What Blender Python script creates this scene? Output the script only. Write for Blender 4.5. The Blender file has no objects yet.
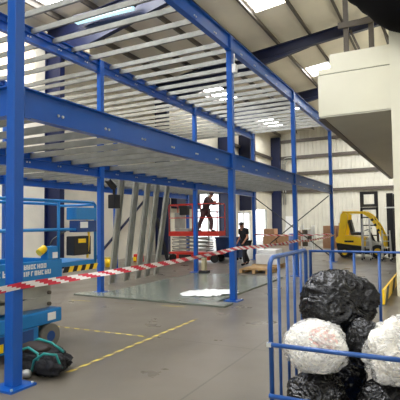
import bpy, bmesh, math, random
from mathutils import Vector, Matrix, noise
R = random.Random(7)
S = bpy.context.scene
COL = S.collection
PI = math.pi

# ------------------------------------------------------------------ materials
def lin(c):
    return tuple(((v/255)/12.92 if v/255 <= .04045 else (((v/255)+.055)/1.055)**2.4) for v in c)

def mat(name, rgb, rough=.5, metal=0, var=.12, scale=6, bump=0, bscale=40, spec=.5, coat=0, trans=0, detail=4, stretch=None):
    m = bpy.data.materials.new(name); m.use_nodes = True
    nt = m.node_tree; N = nt.nodes; L = nt.links
    b = N['Principled BSDF']
    b.inputs['Roughness'].default_value = rough
    b.inputs['Metallic'].default_value = metal
    b.inputs['Specular IOR Level'].default_value = spec
    b.inputs['Coat Weight'].default_value = coat
    b.inputs['Transmission Weight'].default_value = trans
    c = lin(rgb)
    tc = N.new('ShaderNodeTexCoord')
    src = tc.outputs['Object']
    if stretch:
        mp = N.new('ShaderNodeMapping'); mp.inputs['Scale'].default_value = stretch
        L.new(src, mp.inputs['Vector']); src = mp.outputs['Vector']
    nz = N.new('ShaderNodeTexNoise'); nz.inputs['Scale'].default_value = scale; nz.inputs['Detail'].default_value = detail
    L.new(src, nz.inputs['Vector'])
    rp = N.new('ShaderNodeValToRGB')
    rp.color_ramp.elements[0].position = .3; rp.color_ramp.elements[1].position = .7
    rp.color_ramp.elements[0].color = (*[max(0, v*(1-var)) for v in c], 1)
    rp.color_ramp.elements[1].color = (*[min(1, v*(1+var)) for v in c], 1)
    L.new(nz.outputs['Fac'], rp.inputs['Fac']); L.new(rp.outputs['Color'], b.inputs['Base Color'])
    if bump:
        n2 = N.new('ShaderNodeTexNoise'); n2.inputs['Scale'].default_value = bscale; n2.inputs['Detail'].default_value = 6
        L.new(src, n2.inputs['Vector'])
        bp = N.new('ShaderNodeBump'); bp.inputs['Strength'].default_value = bump; bp.inputs['Distance'].default_value = .02
        L.new(n2.outputs['Fac'], bp.inputs['Height']); L.new(bp.outputs['Normal'], b.inputs['Normal'])
    return m

def emit(name, rgb, strength):
    m = bpy.data.materials.new(name); m.use_nodes = True
    b = m.node_tree.nodes['Principled BSDF']; c = lin(rgb)
    b.inputs['Base Color'].default_value = (*c, 1)
    b.inputs['Emission Color'].default_value = (*c, 1)
    b.inputs['Emission Strength'].default_value = strength
    return m

def concrete():
    m = mat('concrete_floor', (108, 101, 90), rough=.3, var=.13, scale=.55, detail=8, bump=.05, bscale=60, spec=.35)
    nt = m.node_tree; N = nt.nodes; L = nt.links; b = N['Principled BSDF']
    tc = N.new('ShaderNodeTexCoord')
    n = N.new('ShaderNodeTexNoise'); n.inputs['Scale'].default_value = 1.3; n.inputs['Detail'].default_value = 8
    L.new(tc.outputs['Object'], n.inputs['Vector'])
    mr = N.new('ShaderNodeMapRange'); mr.inputs['From Min'].default_value = .3; mr.inputs['From Max'].default_value = .7
    mr.inputs['To Min'].default_value = .26; mr.inputs['To Max'].default_value = .38
    L.new(n.outputs['Fac'], mr.inputs['Value']); L.new(mr.outputs['Result'], b.inputs['Roughness'])
    # saw-cut joints between the poured bays
    sx = N.new('ShaderNodeSeparateXYZ'); L.new(tc.outputs['Object'], sx.inputs['Vector'])
    def line(axis, period, off):
        a = N.new('ShaderNodeMath'); a.operation = 'ADD'; a.inputs[1].default_value = off; L.new(sx.outputs[axis], a.inputs[0])
        mo = N.new('ShaderNodeMath'); mo.operation = 'PINGPONG'; mo.inputs[1].default_value = period/2; L.new(a.outputs[0], mo.inputs[0])
        lt = N.new('ShaderNodeMath'); lt.operation = 'LESS_THAN'; lt.inputs[1].default_value = .012; L.new(mo.outputs[0], lt.inputs[0])
        return lt
    l1 = line('X', 6, 2.2); l2 = line('Y', 6, .35)
    mx = N.new('ShaderNodeMath'); mx.operation = 'MAXIMUM'; L.new(l1.outputs[0], mx.inputs[0]); L.new(l2.outputs[0], mx.inputs[1])
    mix = N.new('ShaderNodeMix'); mix.data_type = 'RGBA'
    src = b.inputs['Base Color'].links[0].from_socket
    L.new(mx.outputs[0], mix.inputs['Factor']); L.new(src, mix.inputs['A'])
    mix.inputs['B'].default_value = (*lin((92, 86, 76)), 1)
    L.new(mix.outputs['Result'], b.inputs['Base Color'])
    return m

M = {}
def setup_mats():
    M['floor'] = concrete()
    M['yard'] = mat('yard_concrete', (190, 188, 180), rough=.8)
    M['cream'] = mat('cream_cladding', (202, 198, 182), rough=.5, var=.05, scale=1.5)
    M['block'] = mat('painted_blockwork', (226, 219, 200), rough=.7, var=.08, scale=1.2, bump=.2, bscale=12)
    M['office'] = mat('office_panel', (234, 230, 206), rough=.45, var=.03, scale=1)
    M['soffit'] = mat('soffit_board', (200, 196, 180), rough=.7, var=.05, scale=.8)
    M['roof'] = mat('roof_lining', (226, 218, 202), rough=.7, var=.06, scale=.7)
    M['purlin'] = mat('purlin_steel', (92, 86, 78), rough=.5, metal=.3, var=.1)
    M['rail'] = mat('cladding_rail', (84, 76, 68), rough=.5, metal=.3, var=.1)
    M['navy'] = mat('navy_steel', (10, 22, 60), rough=.4, var=.1)
    M['blue'] = mat('blue_powder_coat', (18, 84, 170), rough=.3, var=.05, spec=.5, scale=3)
    M['galv'] = mat('galvanised_steel', (138, 138, 131), rough=.34, metal=.6, var=.14, scale=5)
    M['galv2'] = mat('dull_galvanised_steel', (172, 172, 164), rough=.5, metal=.45, var=.12, scale=4)
    M['bolt'] = mat('zinc_bolt', (215, 215, 208), rough=.3, metal=.7, var=.05)
    M['black'] = mat('black_paint', (24, 24, 25), rough=.45, var=.15)
    M['rubber'] = mat('black_rubber', (34, 33, 32), rough=.8, var=.15)
    M['grey_tyre'] = mat('grey_tyre', (112, 108, 98), rough=.8, var=.12)
    M['lift_blue'] = mat('lift_blue', (18, 120, 186), rough=.35, var=.06)
    M['lift_dark'] = mat('lift_dark_blue', (20, 66, 128), rough=.4, var=.06)
    M['white'] = mat('white_paint', (232, 232, 228), rough=.5, var=.03)
    M['yellow'] = mat('yellow_paint', (255, 208, 18), rough=.35, var=.05)
    M['tape_y'] = mat('worn_yellow_tape', (196, 172, 70), rough=.55, var=.2, scale=12)
    M['red'] = mat('red_paint', (206, 50, 38), rough=.4, var=.06)
    M['tape_r'] = mat('barrier_red', (206, 44, 66), rough=.4, var=.05)
    M['tape_w'] = mat('barrier_white', (238, 232, 230), rough=.4, var=.03)
    M['card'] = mat('cardboard', (168, 128, 96), rough=.8, var=.1)
    M['wood'] = mat('pallet_wood', (196, 160, 110), rough=.75, var=.16, scale=9, stretch=(1, 6, 1))
    M['dwood'] = mat('brown_board', (96, 72, 54), rough=.7, var=.15)
    M['teal'] = mat('teal_strap', (30, 134, 128), rough=.6, var=.1)
    M['skin'] = mat('skin', (196, 140, 112), rough=.55, var=.05)
    M['hair'] = mat('dark_hair', (44, 32, 26), rough=.6, var=.2)
    M['tee'] = mat('black_tshirt', (26, 26, 30), rough=.85, var=.15)
    M['trouser'] = mat('dark_trousers', (38, 38, 44), rough=.85, var=.15)
    M['workwear'] = mat('dark_workwear', (84, 60, 62), rough=.85, var=.15)
    M['sheet'] = mat('grey_deck_board', (116, 122, 112), rough=.22, var=.08, scale=1.2, spec=.5)
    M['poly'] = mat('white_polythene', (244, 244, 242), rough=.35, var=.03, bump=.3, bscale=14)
    M['drum'] = mat('blue_plastic', (112, 132, 200), rough=.4, var=.05)
    M['binblue'] = mat('dark_blue_bin', (24, 60, 110), rough=.45, var=.06)
    M['cage'] = mat('cage_blue', (34, 78, 142), rough=.35, var=.1, scale=10)
    M['alu'] = mat('aluminium', (206, 206, 202), rough=.35, metal=.5, var=.05)
    M['strut'] = mat('brown_steel', (84, 76, 64), rough=.6, var=.1)
    M['beige'] = mat('beige_plastic', (190, 180, 146), rough=.6, var=.08)
    M['darkener'] = mat('black_darkener', (9, 8, 8), rough=.95, var=.1, spec=.1)  # near-black for the added shape that darkens the upper right corner
    def crease(m, st, sc, stretch=(1, 1, 2.2)):
        nt = m.node_tree; N = nt.nodes; L = nt.links; b = N['Principled BSDF']
        tc = N.new('ShaderNodeTexCoord'); mp = N.new('ShaderNodeMapping'); mp.inputs['Scale'].default_value = stretch
        mp.inputs['Rotation'].default_value = (.3, .25, 0); L.new(tc.outputs['Object'], mp.inputs['Vector'])
        prev = None
        for k, (f, w_) in enumerate(((1, 1), (2.3, .55), (5.1, .25))):
            nz = N.new('ShaderNodeTexNoise'); nz.inputs['Scale'].default_value = sc*f; nz.inputs['Detail'].default_value = 2; nz.inputs['Distortion'].default_value = 1.2
            L.new(mp.outputs['Vector'], nz.inputs['Vector'])
            a = N.new('ShaderNodeMath'); a.operation = 'SUBTRACT'; a.inputs[1].default_value = .5; L.new(nz.outputs['Fac'], a.inputs[0])
            ab = N.new('ShaderNodeMath'); ab.operation = 'ABSOLUTE'; L.new(a.outputs[0], ab.inputs[0])
            ml = N.new('ShaderNodeMath'); ml.operation = 'MULTIPLY'; ml.inputs[1].default_value = -w_; L.new(ab.outputs[0], ml.inputs[0])
            if prev is None: prev = ml
            else:
                ad = N.new('ShaderNodeMath'); ad.operation = 'ADD'; L.new(prev.outputs[0], ad.inputs[0]); L.new(ml.outputs[0], ad.inputs[1]); prev = ad
        bp = N.new('ShaderNodeBump'); bp.inputs['Strength'].default_value = st; bp.inputs['Distance'].default_value = .06
        L.new(prev.outputs[0], bp.inputs['Height']); L.new(bp.outputs['Normal'], b.inputs['Normal'])
        return m, prev
    M['binbag'] = crease(mat('black_polythene', (15, 15, 16), rough=.2, var=.2, spec=.5), .5, 3.0, (1, 1, 1.8))[0]
    M['film'] = crease(mat('white_film', (236, 230, 216), rough=.45, var=.12, scale=10, stretch=(1, 1, 2)), .6, 5, (1, 1, 1.6))[0]
    fm, pr = crease(mat('clear_film', (240, 238, 232), rough=.16, var=.03), .7, 5.5, (1, 1, 1.5)); M['clear'] = fm
    nt = fm.node_tree; mr = nt.nodes.new('ShaderNodeMapRange'); mr.inputs['From Min'].default_value = -.22; mr.inputs['From Max'].default_value = 0
    mr.inputs['To Min'].default_value = .08; mr.inputs['To Max'].default_value = .6
    nt.links.new(pr.outputs[0], mr.inputs['Value']); nt.links.new(mr.outputs['Result'], nt.nodes['Principled BSDF'].inputs['Alpha'])
    w = crease(mat('white_sack', (244, 240, 230), rough=.4, var=.05, scale=9), .4, 5)[0]
    nt = w.node_tree; N = nt.nodes; L = nt.links; b = N['Principled BSDF']
    tc = N.new('ShaderNodeTexCoord'); mp = N.new('ShaderNodeMapping'); mp.inputs['Scale'].default_value = (1, .35, 2)
    L.new(tc.outputs['Object'], mp.inputs['Vector'])
    nz = N.new('ShaderNodeTexNoise'); nz.inputs['Scale'].default_value = 26; nz.inputs['Detail'].default_value = 3
    L.new(mp.outputs['Vector'], nz.inputs['Vector'])
    gt = N.new('ShaderNodeMath'); gt.operation = 'GREATER_THAN'; gt.inputs[1].default_value = .5; L.new(nz.outputs['Fac'], gt.inputs[0])
    # the print only covers one patch of the sack
    vd = N.new('ShaderNodeVectorMath'); vd.operation = 'DISTANCE'; L.new(tc.outputs['Object'], vd.inputs[0]); vd.inputs[1].default_value = (.085, -.12, .255)
    lt = N.new('ShaderNodeMath'); lt.operation = 'LESS_THAN'; lt.inputs[1].default_value = .1; L.new(vd.outputs['Value'], lt.inputs[0])
    mu = N.new('ShaderNodeMath'); mu.operation = 'MULTIPLY'; L.new(gt.outputs[0], mu.inputs[0]); L.new(lt.outputs[0], mu.inputs[1])
    m7 = N.new('ShaderNodeMath'); m7.operation = 'MULTIPLY'; m7.inputs[1].default_value = .6; L.new(mu.outputs[0], m7.inputs[0])
    mix = N.new('ShaderNodeMix'); mix.data_type = 'RGBA'
    L.new(m7.outputs[0], mix.inputs['Factor']); L.new(b.inputs['Base Color'].links[0].from_socket, mix.inputs['A'])
    mix.inputs['B'].default_value = (*lin((214, 120, 104)), 1); L.new(mix.outputs['Result'], b.inputs['Base Color'])
    M['sack'] = w
    M['skylight_fill'] = emit('rooflight_fill_sheet', (250, 252, 255), 18)  # glow shared by the visible rooflights and the added fill panels
    M['wallglass'] = emit('translucent_wall_sheet', (255, 238, 212), 1.0)
    M['tube'] = emit('fluorescent_tube', (190, 226, 232), 1.0)
    M['lamp'] = emit('lamp_glass', (255, 250, 240), 14)
setup_mats()

# ------------------------------------------------------------------ mesh helpers
class MB:
    def __init__(s): s.bm = bmesh.new(); s.mats = []
    def mi(s, m):
        if m is None: return 0
        if m not in s.mats: s.mats.append(m)
        return s.mats.index(m)
    def box(s, x0, x1, y0, y1, z0, z1, m=None, bev=0):
        i = s.mi(m)
        vs = [s.bm.verts.new((x, y, z)) for x in (x0, x1) for y in (y0, y1) for z in (z0, z1)]
        fs = [s.bm.faces.new([vs[k] for k in q]) for q in ((0,1,3,2),(4,6,7,5),(0,4,5,1),(2,3,7,6),(0,2,6,4),(1,5,7,3))]
        for f in fs: f.material_index = i
        if bev:
            es = list({e for f in fs for e in f.edges})
            r = bmesh.ops.bevel(s.bm, geom=es, offset=bev, segments=2, affect='EDGES', profile=.5)
            for f in r['faces']: f.material_index = i
        return s
    def bar(s, a, b, w, h, m=None, up=(0, 0, 1)):
        """rectangular bar from a to b, w across, h along up"""
        a = Vector(a); b = Vector(b); d = (b-a).normalized(); u = Vector(up)
        sx = d.cross(u)
        if sx.length < 1e-4: sx = d.cross(Vector((1, 0, 0)))
        sx.normalize(); u = sx.cross(d).normalized(); i = s.mi(m)
        q = [(-w/2, -h/2), (w/2, -h/2), (w/2, h/2), (-w/2, h/2)]
        A = [s.bm.verts.new(a+sx*p+u*r) for p, r in q]; B = [s.bm.verts.new(b+sx*p+u*r) for p, r in q]
        fs = [s.bm.faces.new(A[::-1]), s.bm.faces.new(B)]
        for k in range(4): fs.append(s.bm.faces.new((A[k], A[(k+1) % 4], B[(k+1) % 4], B[k])))
        for f in fs: f.material_index = i
        return s
    def tube(s, pts, r, m=None, n=10, cap=True):
        pts = [Vector(p) for p in pts]; i = s.mi(m); rings = []
        rs = r if isinstance(r, (list, tuple)) else [r]*len(pts)
        ref = None
        for k, p in enumerate(pts):
            d = (pts[min(k+1, len(pts)-1)]-pts[max(k-1, 0)]).normalized()
            if ref is None:
                ref = d.orthogonal().normalized()
            ref = (ref-d*ref.dot(d)).normalized(); o = d.cross(ref)
            rings.append([s.bm.verts.new(p+(ref*math.cos(t*2*PI/n)+o*math.sin(t*2*PI/n))*rs[k]) for t in range(n)])
        for A, B in zip(rings, rings[1:]):
            for t in range(n):
                f = s.bm.faces.new((A[t], A[(t+1) % n], B[(t+1) % n], B[t])); f.material_index = i; f.smooth = True
        if cap:
            f = s.bm.faces.new(rings[0][::-1]); f.material_index = i
            f = s.bm.faces.new(rings[-1]); f.material_index = i
        return s
    def prism(s, prof, fn, a, b, m=None):
        """closed profile of 2-D points, fn(p, t) -> xyz, extruded from t=a to t=b"""
        i = s.mi(m)
        A = [s.bm.verts.new(fn(p, a)) for p in prof]; B = [s.bm.verts.new(fn(p, b)) for p in prof]
        n = len(prof); fs = [s.bm.faces.new(A[::-1]), s.bm.faces.new(B)]
        for k in range(n): fs.append(s.bm.faces.new((A[k], A[(k+1) % n], B[(k+1) % n], B[k])))
        for f in fs: f.material_index = i
        return s
    def blob(s, c, rad, seed=0, amp=.12, freq=2.5, sub=4, m=None, flat=None, ridge=.0):
        i = s.mi(m); r = bmesh.ops.create_icosphere(s.bm, subdivisions=sub, radius=1)
        off = Vector((seed*7.3, seed*3.1, seed*5.7))
        def rn(p): return abs(noise.noise(p))
        for v in r['verts']:
            d = v.co.normalized(); k = 1+amp*noise.noise(d*freq+off)
            if ridge:
                w = d+Vector((noise.noise(d*2.1+off), noise.noise(d*2.1-off), noise.noise(d*1.9+off*2)))*.45
                q = Vector((w.x*.8, w.y*.8, w.z*1.7))
                # thin film pulled into creases: sharp valleys and crests at several sizes
                c1 = rn(q*3.1+off); c2 = rn(q*6.7+off*1.3); c3 = rn(q*14+off*2.1)
                dist = noise.voronoi(q*3.4+off)[0]; fac = dist[1]-dist[0]
                k += ridge*(1.3*(.35-c1)+.75*(.3-c2)+.2*(.3-c3)+.5*min(fac, .35))
            p = Vector((d.x*rad[0]*k, d.y*rad[1]*k, d.z*rad[2]*k))
            if flat is not None and p.z < -rad[2]*flat: p.z = -rad[2]*flat+(p.z+rad[2]*flat)*.06
            v.co = p+Vector(c)
        for v in r['verts']:
            for f in v.link_faces: f.material_index = i; f.smooth = True
        return s
    def build(s, name, m=None, parent=None, T=None, smooth=False):
        if T is not None: bmesh.ops.transform(s.bm, matrix=T, verts=s.bm.verts)
        bmesh.ops.recalc_face_normals(s.bm, faces=s.bm.faces)
        if parent is not None:
            p = parent; w = Vector()
            while p is not None: w += Vector(p.location); p = p.parent
            bmesh.ops.translate(s.bm, vec=-w, verts=s.bm.verts)
        me = bpy.data.meshes.new(name); s.bm.to_mesh(me); s.bm.free()
        for mm in (s.mats or [m]): me.materials.append(mm)
        if s.mats and m is not None and m not in s.mats: pass
        if smooth:
            for p in me.polygons: p.use_smooth = True
        o = bpy.data.objects.new(name, me); COL.objects.link(o)
        if parent is not None: o.parent = parent
        return o

def origin(o, loc):
    """move a single-mesh thing's origin to loc without moving its shape"""
    o.data.transform(Matrix.Translation(-Vector(loc))); o.location = loc; return o
def tag(o, label, cat, group=None, kind=None):
    o['label'] = label; o['category'] = cat
    if group: o['group'] = group
    if kind: o['kind'] = kind
    return o
def thing(name, loc, label, cat, group=None):
    o = bpy.data.objects.new(name, None); COL.objects.link(o); o.location = loc; o.empty_display_size = .1
    o['kind'] = 'thing'
    return tag(o, label, cat, group)
def struct(o, label=None, cat=None):
    o['kind'] = 'structure'
    if label: o['label'] = label
    if cat: o['category'] = cat
    return o
def kids(o): return [c for c in list(S.objects) if c.parent == o]
def dup(root, loc, label=None, group=None, par=None):
    c = root.copy(); COL.objects.link(c)
    if par is None: c.location = loc
    else: c.parent = par
    if label: c['label'] = label
    if group: c['group'] = group
    for ch in TREE.get(root.name, []): dup(ch, None, None, None, c)
    return c
TREE = {}
def remember(root):
    ks = [c for c in S.objects if c.parent is not None and c.parent.name == root.name]
    TREE[root.name] = ks
    for k in ks: remember(k)

# ------------------------------------------------------------------ camera
CAMH, YAW, PITCH, ROLL, F = 1.65, .483, .0506, -.0122, 455.5
fw = Vector((-math.sin(YAW)*math.cos(PITCH), math.cos(YAW)*math.cos(PITCH), math.sin(PITCH)))
rt = Vector((math.cos(YAW), math.sin(YAW), 0)); up = rt.cross(fw)
c, s_ = math.cos(ROLL), math.sin(ROLL)
r2 = rt*c+up*s_; u2 = up*c-rt*s_
mw = Matrix((( r2.x, u2.x, -fw.x, 0), (r2.y, u2.y, -fw.y, 0), (r2.z, u2.z, -fw.z, CAMH), (0, 0, 0, 1)))
cam = bpy.data.cameras.new('camera'); co = bpy.data.objects.new('camera', cam); COL.objects.link(co)
co.matrix_world = mw; cam.sensor_width = 36; cam.lens = F/400*36; cam.clip_end = 200; cam.clip_start = .05
S.camera = co

# ------------------------------------------------------------------ world, view
w = bpy.data.worlds.new('sky'); S.world = w; w.use_nodes = True
bg = w.node_tree.nodes['Background']; bg.inputs['Color'].default_value = (.93, .97, 1, 1); bg.inputs['Strength'].default_value = 2.4
S.view_settings.view_transform = 'Standard'; S.view_settings.look = 'None'
S.view_settings.gamma = 1; S.view_settings.use_curve_mapping = False
S.view_settings.exposure = 0.0
S.cycles.max_bounces = 8; S.cycles.use_denoising = True

# ------------------------------------------------------------------ the building
XW, YF, XR, YN = -13.4, 40.0, 8.0, -7.0      # left wall, far wall, right wall, open near end
def roofz(x): return 8.75+.11*(x-XW)         # underside of the rafters
struct(MB().box(XW-.3, XR+.3, YN, YF+.3, -.2, 0).build('floor', M['floor']), 'grey concrete warehouse floor', 'floor')
struct(MB().box(XW-14, XW-.31, 18, YF+.3, -.25, -.03).build('ground_yard', M['yard']), 'pale concrete yard outside the bright doorways', 'ground')

# left wall with two real openings
D1 = (24.9, 28.95, 3.72); D2 = (35.3, 38.2, 2.75); D0 = (31.75, 34.3, 2.5); WN = (6.6, 12.2, 6.9, 8.5)
b = MB()
def lw(y0, y1, z0, z1): b.box(XW-.2, XW, y0, y1, z0, z1)
lw(YN, D1[0], 0, 6.9); lw(D1[0], D1[1], D1[2], 6.9); lw(D1[1], D0[0], 0, 6.9); lw(D0[0], D0[1], D0[2], 6.9); lw(D0[1], D2[0], 0, 6.9); lw(D2[0], D2[1], D2[2], 6.9); lw(D2[1], YF, 0, 6.9)
lw(YN, WN[0], 6.9, 9.6); lw(WN[0], WN[1], 8.5, 9.6); lw(WN[1], YF, 6.9, 9.6)
struct(b.build('wall_left', M['block']), 'cream painted left wall behind the mezzanine', 'wall')
struct(MB().box(XW-.14, XW-.1, WN[0]+.01, WN[1]-.01, 6.91, 8.49).build('window_1', M['wallglass']), 'bright translucent strip high on the left wall', 'window')

# far wall: ribbed cladding
b = MB(); prof = []
x = XW-.2
while x < XR:
    for dx, dy in ((0, 0), (.20, 0), (.23, -.045), (.31, -.045), (.34, 0)): prof.append((x+dx, YF+dy))
    x += .36
cols = [(b.bm.verts.new((px, py, 0)), b.bm.verts.new((px, py, 12))) for px, py in prof]
for (a0, a1), (b0, b1) in zip(cols, cols[1:]):
    if (a0.co-b0.co).length > 1e-5: b.bm.faces.new((a0, b0, b1, a1))
b.box(XW-.2, XR, YF+.05, YF+.2, 0, 12)
struct(b.build('wall_far', M['cream']), 'ribbed cream cladding of the far end wall', 'wall')
n = 0
for z in (4.38, 5.95, 7.42, 8.9):
    n += 1
    struct(MB().box(XW+.35, XR, YF-.22, YF-.05, z-.13, z+.13).build('trim_%d' % n, M['rail']), 'dark horizontal cladding rail on the far wall', 'rail')
for z in (4.38, 5.95, 7.42):
    n += 1
    struct(MB().box(XW+.005, XW+.17, 29.3, YF-.3, z-.11, z+.11).build('trim_%d' % n, M['rail']), 'dark horizontal cladding rail on the left wall', 'rail')
b = MB(); b.box(XW-.2, -5, YN-.2, YN, 0, 9.6); b.box(5, XR+.2, YN-.2, YN, 0, 12); b.box(-5, 5, YN-.2, YN, 4.2, 11.5)
struct(b.build('wall_near', M['cream']))
struct(MB().box(XW+.002, XW+.03, 12.7, 15.2, 9.2, 9.4).build('window_30', M['wallglass']), 'thin bright gap below the eaves', 'window')
struct(MB().box(XR, XR+.2, YN, YF, 0, 12).build('wall_side', M['cream']))

# roof sheeting with rooflight openings, purlins, rafters
def ceilz(x): return roofz(x)+.5+.27
SKY_FILL = [(-6.4, -5.1, 14.0, 17.4), (-6.4, -5.1, 25.2, 26.9), (-2.85, -1.95, 25.3, 26.9), (-9.4, -8.1, 29.5, 33.5), (-6.4, -3.6, 30.5, 36.5), (-12.4, -11.1, 31, 37), (-12.4, -11.1, 23.4, 27),  # first three are visible; the others are glowing panels added to brighten the hall
       (-6.4, -3.6, 1.5, 7.0), (-12.4, -8.6, 2, 12), (3.2, 5.5, 3, 8), (-6.4, -3.6, -5.5, -.5), (1.2, 4, -5.5, -2), (-2.85, -.5, 30, 36), (3.5, 6, 14, 24), (3.5, 6, 30, 36)]
xs = sorted({XW-.3, XR+.3}|{v for k in SKY_FILL for v in k[:2]}); ys = sorted({YN, YF+.3}|{v for k in SKY_FILL for v in k[2:]})
b = MB()
for x0, x1 in zip(xs, xs[1:]):
    for y0, y1 in zip(ys, ys[1:]):
        cx, cy = (x0+x1)/2, (y0+y1)/2
        if any(k[0] < cx < k[1] and k[2] < cy < k[3] for k in SKY_FILL): continue
        b.prism([(x0, ceilz(x0)), (x1, ceilz(x1)), (x1, ceilz(x1)+.1), (x0, ceilz(x0)+.1)], lambda p, t: (p[0], t, p[1]), y0, y1)
bmesh.ops.remove_doubles(b.bm, verts=b.bm.verts, dist=1e-4)
struct(b.build('ceiling', M['roof']), 'pale lined sloping roof', 'ceiling')
for k, (x0, x1, y0, y1) in enumerate(SKY_FILL):
    b = MB(); b.prism([(x0, ceilz(x0)+.05), (x1, ceilz(x1)+.05), (x1, ceilz(x1)+.07), (x0, ceilz(x0)+.07)], lambda p, t: (p[0], t, p[1]), y0, y1)
    struct(b.build('window_%d' % (k+2), M['skylight_fill']), 'bright panel among the visible and added fill rooflights in the sloping roof', 'rooflight')
RAF = (-3.0, 4.9, 12.8, 20.5, 28.4)
for y in RAF:
    b = MB()
    for (o0, o1, hw) in ((0, .03, .11), (.47, .5, .11), (.03, .47, .02)):
        b.prism([(XW+.02, roofz(XW)+o0), (XR-.02, roofz(XR)+o0), (XR-.02, roofz(XR)+o1), (XW+.02, roofz(XW)+o1)], lambda p, t: (p[0], t, p[1]), y-hw, y+hw)
    # haunch under the eaves end
    b.prism([(XW+.8, roofz(XW)-.75), (XW+8.4, roofz(XW+8.4)-.02), (XW+.8, roofz(XW+.8)-.01)], lambda p, t: (p[0], t, p[1]), y-.1, y+.1)
    struct(b.build('roof_beam', M['navy']), 'dark blue sloping rafter with a tapered haunch', 'rafter')
for y in RAF:
    b = MB(); b.box(XW+.01, XW+.04, y-.12, y+.12, 0, roofz(XW)); b.box(XW+.76, XW+.8, y-.12, y+.12, 0, roofz(XW)-.02); b.box(XW+.04, XW+.76, y-.02, y+.02, 0, roofz(XW))
    struct(b.build('wall_column', M['navy']), 'dark blue portal column against the left wall', 'column')
for x0, y0 in ((XW+.02, YF-.75), ):
    b = MB(); b.box(x0, x0+.85, YF-.5, YF-.25, 0, 9.3); struct(b.build('wall_column', M['navy']), 'dark blue column in the far left corner', 'column')
b = MB(); b.box(XW+.01, XW+1.05, 32.0, 32.3, 2.56, roofz(XW)); b.box(XW+1.05, XW+1.1, 31.6, 32.7, 2.56, roofz(XW)); struct(b.build('wall_column', M['navy']), 'wide blue column above the white entrance', 'column')
x = XW+.9; k = 0
while x < XR-.2:
    b = MB(); z = roofz(x)+.5
    b.box(x-.012, x+.012, YN, YF-.3, z+.01, z+.26); b.box(x, x+.09, YN, YF-.3, z+.005, z+.02); b.box(x-.09, x, YN, YF-.3, z+.24, z+.262)
    struct(b.build('roof_purlin', M['purlin']), 'dark purlin running the length of the roof', 'purlin'); x += 1.5
# white entrance lobby in front of the wall under the blue column
b = MB()
for y in (31.8, 33.0, 34.25): b.box(XW-.12, XW-.04, y-.06, y+.06, 0, D0[2]-.01)
for z in (1.1, 2.42): b.box(XW-.115, XW-.045, 31.8, 34.25, z-.06, z+.06)
struct(b.build('door_1', M['white']), 'white framed bright entrance below a blue column', 'door')
# mullioned frame in the big bright opening
b = MB()
for y in (24.95, 26.9, 28.85): b.box(XW-.14, XW-.06, y-.05, y+.05, 0, D1[2]-.01)
for z in (2.4, 3.66): b.box(XW-.13, XW-.07, 24.95, 28.85, z-.04, z+.04)
struct(b.build('door_2', M['galv2']), 'tall bright doorway behind the red lift', 'door')
b = MB()
for y in (35.36, 38.14): b.box(XW-.14, XW-.02, y-.05, y+.05, 0, D2[2]-.01)
struct(b.build('door_3', M['galv2']), 'narrow bright doorway near the far left corner', 'door')
# blue roller shutter boxes above the doorway
b = MB(); b.box(XW+.01, XW+.4, 22.0, 24.8, 2.5, 3.7); struct(b.build('trim_20', M['navy']), 'blue shutter panel beside the bright doorway', 'panel')

# right-hand office: end of its wall, and the overhanging white upper room
struct(MB().box(-.87, 3.2, 10.9, 11.2, 0, 6.35).build('wall_right', M['office']), 'cream end wall of the office block', 'wall')
OX, OY0, OY1 = -2.61, 11.5, 30.4
ov = struct(MB().box(OX, 3.2, OY0, OY1, 4.30, 5.34).build('wall_office', M['office']), 'white overhanging upper office', 'wall')
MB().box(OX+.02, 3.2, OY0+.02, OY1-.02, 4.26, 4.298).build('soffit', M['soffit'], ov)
MB().box(OX, 3.2, OY0+.01, OY1, 5.365, 5.5).build('capping', M['office'], ov)
MB().box(OX+.3, 3.2, OY0+.01, OY1, 5.5, 5.84).build('parapet', M['office'], ov)
MB().box(OX+.05, 3.2, OY0+.05, OY1, 5.34, 5.365).build('shadow_gap', M['strut'], ov)
MB().box(OX-.04, OX+.12, OY0+.1, OY1, 4.235, 4.259).build('edge_trim', M['rail'], ov)

# floor tape: worn dashed hazard lines
def dashed(p, q, wdt, lab, dash, gap):
    p = Vector(p); q = Vector(q); L = (q-p).length; d = (q-p)/L; sx = d.cross(Vector((0, 0, 1))); b = MB(); t = 0; i = 0
    while t < L:
        e = min(L, t+dash); a = p+d*t; c_ = p+d*e; sk = d*(wdt*.5)
        mm = M['tape_y'] if i % 2 == 0 else M['tape_k']
        vs = [b.bm.verts.new(v+Vector((0, 0, .002))) for v in (a-sx*wdt/2-sk, a+sx*wdt/2+sk, c_+sx*wdt/2+sk, c_-sx*wdt/2-sk)]
        f = b.bm.faces.new(vs); f.material_index = b.mi(mm); t = e+gap; i += 1
    return struct(b.build('floor_marking'), lab, 'floor marking')
M['tape_k'] = mat('worn_tape_gap', (128, 114, 84), rough=.6, var=.2, scale=12)
dashed((-3.74, 3.9, 0), (-3.76, 7.0, 0), .06, 'worn yellow tape line between two blue columns', .11, .0)
dashed((-7.2, 5.5, 0), (-3.85, 5.6, 0), .05, 'faint yellow tape line in front of the blue lift', .1, .0)
dashed((-7.2, 7.6, 0), (-3.4, 8.0, 0), .03, 'faint tape line before the grey boards', .5, .6)

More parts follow.
